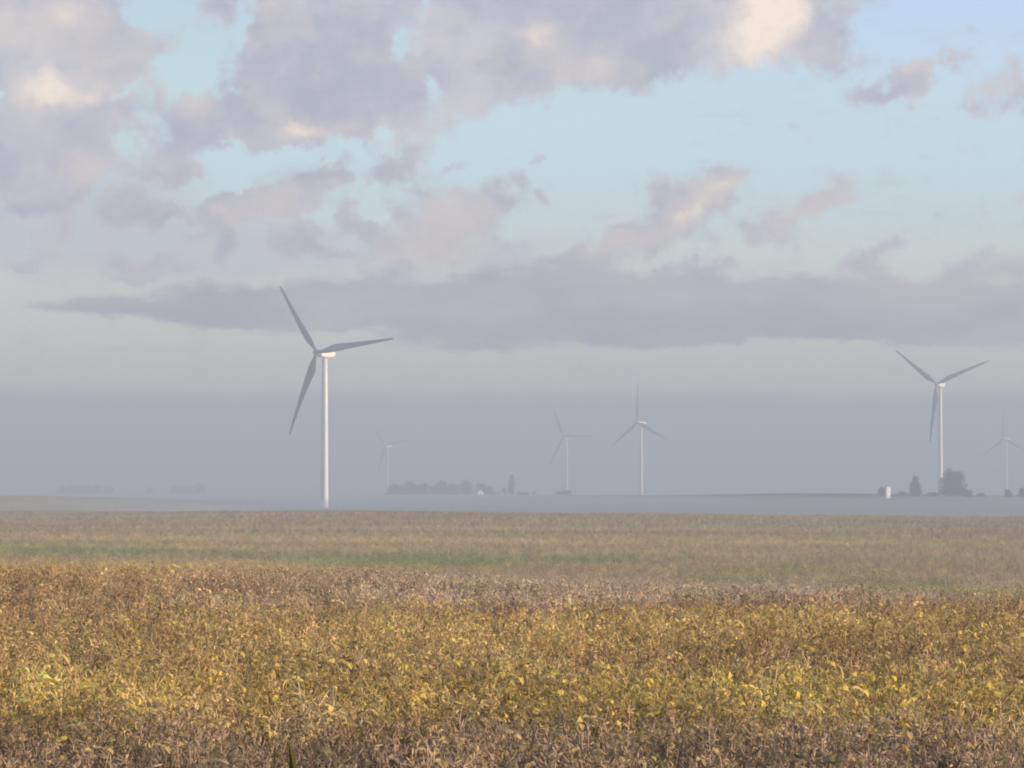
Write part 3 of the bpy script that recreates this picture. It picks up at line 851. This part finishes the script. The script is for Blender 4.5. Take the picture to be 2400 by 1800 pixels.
def build_world():
    w = bpy.data.worlds.new('World'); scene.world = w; w.use_nodes = True
    nt = w.node_tree; N = nt.nodes; L = nt.links; N.clear()
    out = N.new('ShaderNodeOutputWorld'); bg = N.new('ShaderNodeBackground'); bg.inputs['Strength'].default_value = .1
    L.new(bg.outputs[0], out.inputs[0])
    sky = N.new('ShaderNodeTexSky'); sky.sky_type = 'NISHITA'; sky.sun_disc = False
    sky.sun_elevation = R(SUN_EL); sky.sun_rotation = R(SUN_AZ)
    sky.altitude = 200; sky.air_density = 1.0; sky.dust_density = .6; sky.ozone_density = 2.0
    tc = N.new('ShaderNodeTexCoord')
    sp = N.new('ShaderNodeSeparateXYZ'); L.new(tc.outputs['Generated'], sp.inputs[0])
    def math_(op, a, b=None, c=None, clamp=False):
        m = N.new('ShaderNodeMath'); m.operation = op; m.use_clamp = clamp
        for i, v in enumerate((a, b, c)):
            if v is None: continue
            if hasattr(v, 'links'): L.new(v, m.inputs[i])
            else: m.inputs[i].default_value = v
        return m.outputs[0]
    az = math_('ARCTAN2', sp.outputs['X'], sp.outputs['Y']); el = math_('ARCSINE', sp.outputs['Z'])
    U = math_('MULTIPLY_ADD', az, FPX / 100, 12.0)            # sky units: one hundredth of the frame's 2400
    V = math_('MULTIPLY_ADD', el, -FPX / 100, 11.5)
    cb = N.new('ShaderNodeCombineXYZ'); L.new(U, cb.inputs[0]); L.new(V, cb.inputs[1])
    def noise(scale, det, rough=.55, sx=1.0, off=0.0):
        mp = N.new('ShaderNodeMapping'); mp.inputs['Scale'].default_value = (sx, 1, 1); mp.inputs['Location'].default_value = (off, off * .7, off)
        L.new(cb.outputs[0], mp.inputs[0])
        n = N.new('ShaderNodeTexNoise'); n.inputs['Scale'].default_value = scale; n.inputs['Detail'].default_value = det; n.inputs['Roughness'].default_value = rough
        L.new(mp.outputs[0], n.inputs['Vector']); return n
    def warp(base, n, amt):
        s = N.new('ShaderNodeVectorMath'); s.operation = 'SUBTRACT'; L.new(n.outputs['Color'], s.inputs[0]); s.inputs[1].default_value = (.5, .5, .5)
        k = N.new('ShaderNodeVectorMath'); k.operation = 'MULTIPLY_ADD'; L.new(s.outputs[0], k.inputs[0]); k.inputs[1].default_value = (amt, amt * .8, 0)
        L.new(base, k.inputs[2]); return k.outputs[0]
    P = warp(cb.outputs[0], noise(.55, 6, .62), 2.6)
    PS = warp(warp(cb.outputs[0], noise(.35, 6, .6, .45, 3.1), 1.6), noise(1.1, 6, .65, .55, 6.6), 1.25)      # for flat stratus
    K = 2400 / 2212 / 100
    def blob(vec, cx, cy, rx, ry, rot=0.0):
        g = N.new('ShaderNodeTexGradient'); g.gradient_type = 'QUADRATIC_SPHERE'
        tm = g.texture_mapping; tm.vector_type = 'TEXTURE'
        tm.translation = (cx * K, cy * K, 0); tm.rotation = (0, 0, R(-rot)); tm.scale = (rx * K, ry * K, 1)
        L.new(vec, g.inputs[0]); return g.outputs['Fac']
    def field(vec, items):
        acc = None
        for it in items:
            wgt = it[5] if len(it) > 5 else 1.0
            f = blob(vec, *it[:4], it[4] if len(it) > 4 else 0)
            acc = math_('MULTIPLY', f, wgt) if acc is None else math_('MULTIPLY_ADD', f, wgt, acc)
        return acc
    def sstep(v, lo, hi):
        m = N.new('ShaderNodeMapRange'); m.interpolation_type = 'SMOOTHSTEP'
        m.inputs['From Min'].default_value = lo; m.inputs['From Max'].default_value = hi
        L.new(v, m.inputs['Value']); return m.outputs['Result']
    def mix(f, a, b):
        x = N.new('ShaderNodeMix'); x.data_type = 'RGBA'
        if hasattr(f, 'links'): L.new(f, x.inputs['Factor'])
        else: x.inputs['Factor'].default_value = f
        for s, v in (('A', a), ('B', b)):
            if hasattr(v, 'links'): L.new(v, x.inputs[s])
            else: x.inputs[s].default_value = (*[c * 10 for c in v], 1)
        return x.outputs['Result']
    # ---- cumulus: (centre x, y, radius x, y, tilt up to the right, weight)
    cum = [(60, 40, 420, 230), (250, 90, 260, 170), (40, 270, 330, 210), (180, 230, 260, 150), (60, 130, 300, 160, 0, .7),
           (690, 120, 390, 270, 0, 1.2), (830, 70, 330, 230), (560, 60, 220, 160, 0, .6), (570, 250, 260, 160), (740, 275, 330, 110), (430, 285, 210, 100, 20), (890, 210, 200, 190, 0, .8), (420, 200, 170, 130, 0, .7), (470, 30, 120, 110, 0, .6),
           (1120, 110, 330, 200, 0, 1.1), (1060, 190, 270, 110, 8), (1350, 70, 370, 200, 0, 1.1), (1300, 150, 300, 90, 0, .8), (1610, 50, 360, 180, 0, 1.2), (1760, 100, 220, 120, 0, .7), (1180, -20, 900, 130), (990, 40, 100, 130, 0, .5),
           (1985, 155, 150, 80, 15, 1.2), (1910, 200, 150, 60, 25, .9), (2070, 140, 90, 50, 20, .5), (2195, 180, 110, 130, 20, .8), (2140, 245, 70, 42, 10, .6), (1985, 242, 70, 34, 0, .45),
           (1175, 335, 95, 36, 28, 1.24), (1235, 345, 60, 26, 0, 0.54), (860, 370, 190, 70, 22, 1.24), (400, 362, 120, 62, 0, 0.93), (200, 390, 240, 130, 0, 1.08), (40, 390, 260, 130, 0, 0.93), (110, 330, 260, 80, 0, 0.93),
           (310, 465, 150, 60, 0, 2.02), (470, 455, 140, 70, 15, 1.71), (600, 430, 170, 110, 0, 1.71), (650, 520, 80, 54, 0, 1.55), (760, 470, 140, 60, 0, 1.24), (700, 405, 80, 30, 10, 1.24), (90, 470, 110, 44, 0, 1.40), (120, 515, 90, 60, 35, 1.40), (490, 540, 50, 110, -15, 1.24), (320, 580, 150, 44, 0, 1.40), (200, 560, 80, 30, 0, 0.93), (720, 540, 90, 40, 0, 0.93),
           (60, 560, 100, 34, 10, .9), (170, 440, 90, 40, 25, 1.0), (250, 500, 70, 30, 0, .9), (400, 520, 90, 34, 15, .9), (560, 500, 80, 40, 0, .9), (840, 520, 90, 40, 0, .9), (700, 350, 70, 26, 15, .8), (1000, 380, 70, 24, 20, .7), (330, 400, 80, 30, 0, .8), (1270, 480, 80, 30, 15, .7), (1880, 560, 130, 36, 8, .9), (2080, 570, 90, 44, 25, 1.0), (1500, 580, 180, 34, 0, .8), (300, 610, 160, 26, 5, .8), (970, 470, 260, 130, 0, 1.0), (1100, 440, 130, 70, 30, .8), (930, 545, 240, 90, 0, .8), (1190, 432, 46, 24, 0, .6),
           (1490, 455, 170, 90, 50, 1.2), (1420, 430, 90, 80, 0, .8), (1570, 385, 110, 65, 20, 1.0), (1350, 525, 260, 80, 18, 1.0), (1700, 480, 280, 80, 20, .9), (1785, 420, 100, 70, 25, .7), (1600, 500, 200, 60, 0, .5), (1220, 560, 180, 50, 0, .6)]
    holes = [(420, 150, 120, 130, 0, -1.5), (345, 30, 130, 70, 0, -1.3), (525, 70, 70, 130, -15, -1.0), (885, 90, 75, 120, -15, -1.7), (935, 190, 60, 90, 0, -1.2), (5, 215, 60, 36, 0, -1.3), (480, 320, 130, 50, 20, -1.1), (830, 305, 60, 60, 0, -.9), (270, 200, 110, 30, 20, -.6), (640, 345, 260, 40, 0, -1.2), (1250, 290, 420, 110, 8, -1.2), (1950, 60, 150, 90, 0, -1.0), (250, 320, 110, 60, 0, -.6), (930, 10, 60, 40, 0, -.8), (240, 430, 100, 34, 12, -1.0), (390, 415, 80, 40, 0, -1.0), (530, 375, 120, 34, 12, -1.0), (540, 505, 60, 60, 0, -1.1), (700, 470, 70, 60, 20, -1.0), (830, 440, 50, 80, 0, -.9), (390, 490, 70, 24, 0, -.9), (170, 560, 120, 24, 0, -.9), (60, 500, 90, 26, 0, -.8), (1200, 500, 130, 40, 20, -.8), (1620, 560, 200, 24, 0, -.6)]
    dens = field(P, cum + holes)
    nz = noise(.9, 7, .62, .85, 7.7).outputs['Fac']
    big = noise(.16, 3, .5, .6, 2.2).outputs['Fac']
    # beyond the part of the sky described above, the same kind of broken cumulus goes on
    offx = math_('MULTIPLY', sstep(math_('ABSOLUTE', math_('SUBTRACT', U, 12.0)), 13.5, 19.0), 1.0)
    offy = sstep(V, 0.0, -4.0)
    off = math_('MAXIMUM', offx, offy)
    gen = math_('MULTIPLY', math_('MULTIPLY', sstep(big, .46, .66), off), math_('SUBTRACT', 1.0, sstep(V, 6.0, 8.0)))
    d1 = math_('ADD', math_('MULTIPLY_ADD', nz, 1.3, -.68), math_('MULTIPLY_ADD', gen, .8, dens))
    d1 = math_('ADD', d1, math_('MULTIPLY_ADD', noise(2.0, 7, .66, .9, 33.0).outputs['Fac'], 1.3, -.66))
    m_cum = sstep(d1, -.02, .60)
    # ---- stratus sheet
    st = [(560, 655, 620, 92, 0, 1.5), (1000, 640, 640, 105, 0, 1.6), (1450, 645, 640, 105, 0, 1.5), (1850, 665, 560, 110, 0, 1.3), (2200, 640, 460, 120, 10, 1.2), (1500, 715, 800, 60, 0, 1.6), (2050, 715, 600, 70, 0, 1.4), (230, 668, 420, 42, 0, 1.2), (700, 690, 600, 46, 0, 1.2), (1000, 735, 300, 26, 0, .8), (2060, 600, 140, 70, 20, .7), (1850, 590, 90, 40, 0, .4)]
    ds = field(PS, st)
    fine = noise(.7, 7, .62, .45, 5.5).outputs['Fac']
    d2 = math_('ADD', ds, math_('MULTIPLY_ADD', fine, 1.1, -.57))
    m_st = math_('MULTIPLY', sstep(math_('ADD', d2, math_('MULTIPLY_ADD', noise(1.1, 6, .65, .28, 41.0).outputs['Fac'], 1.9, -1.0)), .02, .72), .93)
    # ---- low bank of cloud on the horizon
    nb = noise(.25, 5, .55, .5, 9.1).outputs['Fac']
    vb = math_('ADD', V, math_('MULTIPLY_ADD', nb, .9, -.45))
    m_bank = sstep(vb, 9.02, 9.52)
    # ---- veil that pales the clear sky towards the horizon
    veil = math_('MULTIPLY_ADD', sstep(V, -1.0, 4.0), .25, .56)
    hs = N.new('ShaderNodeHueSaturation'); hs.inputs['Saturation'].default_value = SKY_SAT; hs.inputs['Value'].default_value = SKY_VAL
    L.new(sky.outputs[0], hs.inputs['Color'])
    c = mix(veil, hs.outputs[0], mix(sstep(math_('MULTIPLY_ADD', U, -.12, V), -2.6, 1.0), VEIL_HI, VEIL_COL))
    c = mix(sstep(V, 4.0, 7.6), c, GAP_COL)
    # thin high mush at the left
    mush = math_('MULTIPLY', math_('MULTIPLY', sstep(math_('ADD', field(PS, [(120, 440, 800, 330, 0, 1.0), (500, 540, 700, 150, 0, .9), (1100, 540, 600, 110, 0, .6)]), math_('MULTIPLY_ADD', nz, .5, -.25)), .15, .7), .75), 1.0)
    c = mix(mush, c, MUSH_COL)
    # cumulus colour: lilac-grey undersides, beige and cream where the low sun catches them
    sh = noise(.5, 6, .6, .8, 12.3).outputs['Fac']
    body = mix(sstep(math_('ADD', math_('MULTIPLY_ADD', sh, 1.6, -.3), math_('MULTIPLY', d1, -.22)), .10, .62), CUM_DARK, CUM_MID)
    PH = warp(cb.outputs[0], noise(.8, 6, .6, 1, 4.4), 1.7)
    beige = field(PH, [(1260, 150, 200, 80, 0, .9), (1170, 80, 80, 90, 0, .9), (150, 50, 220, 130, 0, .9), (20, 70, 120, 110, 0, .9), (230, 150, 200, 90, 0, .5), (180, 385, 130, 90, 0, .9), (380, 205, 120, 80, 0, .9), (590, 440, 130, 100, 0, .8), (970, 480, 220, 130, 0, .9), (1500, 450, 90, 150, -35, 1.2), (1570, 390, 110, 60, 20, 1.1), (1990, 150, 130, 50, 0, 1.0), (1740, 470, 200, 80, 20, .9), (1350, 530, 220, 60, 15, .8), (680, 285, 220, 60, 0, .9), (470, 460, 120, 60, 0, .6), (1650, 60, 190, 190, 0, .8), (930, 550, 200, 60, 0, .6), (120, 230, 180, 80, 0, .6), (600, 20, 120, 60, 0, .5), (1980, 630, 160, 60, 0, .5)])
    body = mix(math_('MULTIPLY', sstep(math_('MULTIPLY_ADD', nz, .3, math_('ADD', beige, -.15)), -.05, .65), .85), body, CUM_BEIGE)
    cream = field(PH, [(1650, 60, 130, 200, -35, 1.6), (1690, 20, 120, 100, -20, 1.2), (105, 205, 130, 75, 0, 1.3), (200, 210, 120, 50, 0, .5), (665, 275, 100, 40, 0, .8), (1500, 465, 50, 130, -33, .7), (1570, 388, 80, 36, 15, .5), (1165, 85, 60, 70, 0, .5), (150, 35, 120, 80, 0, .5)])
    body = mix(math_('MULTIPLY', sstep(math_('MULTIPLY_ADD', nz, .35, math_('ADD', cream, -.17)), .0, .95), .92), body, CUM_CREAM)
    mot = noise(1.6, 6, .65, .9, 21.7).outputs['Fac']
    body = mix(math_('MULTIPLY', sstep(mot, .42, .70), .35), body, CUM_BEIGE)
    body = mix(math_('MULTIPLY', sstep(mot, .56, .28), .40), body, CUM_DARK)
    c = mix(math_('MULTIPLY', m_cum, .93), c, body)
    stc = mix(sstep(math_('ADD', math_('MULTIPLY', noise(.42, 6, .62, .4, 15.2).outputs['Fac'], 1.0), math_('MULTIPLY', sstep(U, 17.0, 25.0), .10)), .38, .66), ST_DARK, ST_MID)
    c = mix(m_st, c, stc)
    c = mix(m_bank, c, BANK_COL)
    L.new(c, bg.inputs[0])
    try: w.cycles.sampling_method = 'MANUAL'; w.cycles.sample_map_resolution = 512
    except Exception: pass


SKY_SAT, SKY_VAL = 1.15, 1.0
VEIL_HI = (.53, .70, .96)
VEIL_COL = (.50, .665, .72)
GAP_COL = (.57, .57, .50)
MUSH_COL = (.42, .44, .49)
CUM_DARK = (.315, .322, .405)
CUM_MID = (.47, .45, .49)
CUM_BEIGE = (.535, .475, .455)
CUM_CREAM = (.90, .73, .57)
ST_DARK = (.25, .257, .34)
ST_MID = (.40, .385, .415)
BANK_COL = (.25, .27, .32)
build_world()

# ------------------------------------------------------------------ haze: one even closed box of air
def haze():
    m, nt, N, L = mat_new('pale_morning_haze')
    out = N.new('ShaderNodeOutputMaterial'); v = N.new('ShaderNodeVolumePrincipled')
    v.inputs['Density'].default_value = HAZE_D
    v.inputs['Color'].default_value = HAZE_C
    v.inputs['Anisotropy'].default_value = .0
    v.inputs['Density Attribute'].default_value = ''
    L.new(v.outputs[0], out.inputs['Volume'])
    bm = bmesh.new()
    zb, zt = -25.0, 146.0
    bmesh.ops.create_cube(bm, size=1, matrix=Matrix.Translation((0, 0, (zb + zt) / 2)) @ Matrix.Diagonal((60000, 60000, zt - zb, 1)))
    o = new_obj('haze', bm_mesh(bm, 'haze', m, False))
    tag(o, 'pale blue grey morning haze over the whole field', 'haze', kind='stuff')


def ground_fog():
    m, nt, N, L = mat_new('pale_ground_fog')
    out = N.new('ShaderNodeOutputMaterial'); v = N.new('ShaderNodeVolumePrincipled')
    v.inputs['Density'].default_value = .0009
    v.inputs['Color'].default_value = HAZE_C
    v.inputs['Density Attribute'].default_value = ''
    L.new(v.outputs[0], out.inputs['Volume'])
    foot = [(-20000, 560), (20000, 560), (20000, 20000), (-20000, 20000)]
    bm = loft([[(x, y, z) for x, y in foot] for z in (-24.0, -1.6)])
    o = new_obj('ground_fog', bm_mesh(bm, 'ground_fog', m, False))
    tag(o, 'low ground fog lying in the valley behind the crop', 'fog', kind='stuff')


def swale_mist():
    m, nt, N, L = mat_new('thin_swale_mist')
    out = N.new('ShaderNodeOutputMaterial'); v = N.new('ShaderNodeVolumePrincipled')
    v.inputs['Density'].default_value = .00085
    v.inputs['Color'].default_value = HAZE_C
    v.inputs['Density Attribute'].default_value = ''
    L.new(v.outputs[0], out.inputs['Volume'])
    foot = [(-60, 45), (60, 45), (120, 330), (-120, 330)]
    bm = loft([[(x, y, z) for x, y in foot] for z in (-6.0, .85)])
    o = new_obj('swale_mist', bm_mesh(bm, 'swale_mist', m, False))
    tag(o, 'thin pale mist lying in the dip of the field behind the near crest', 'mist', kind='stuff')


HAZE_D = .00042
HAZE_C = (.565, .635, .735, 1)
haze()
ground_fog()
swale_mist()

# ------------------------------------------------------------------ camera and render
cam = bpy.data.cameras.new('camera')
cam.sensor_width = 36; cam.lens = 36 * FPX / 2400
cam.clip_start = .1; cam.clip_end = 120000
co = bpy.data.objects.new('camera', cam); COL.objects.link(co)
co.location = (0, 0, EYE); co.rotation_euler = (math.pi / 2 + PITCH, 0, 0)
scene.camera = co
scene.render.engine = 'CYCLES'
vs = scene.view_settings
vs.view_transform = 'Standard'; vs.look = 'None'; vs.exposure = .6; vs.gamma = 1; vs.use_curve_mapping = False
cy = scene.cycles
cy.use_denoising = True
cy.filter_width = 1.9
cy.max_bounces = 6; cy.diffuse_bounces = 3; cy.volume_bounces = 0; cy.transparent_max_bounces = 8
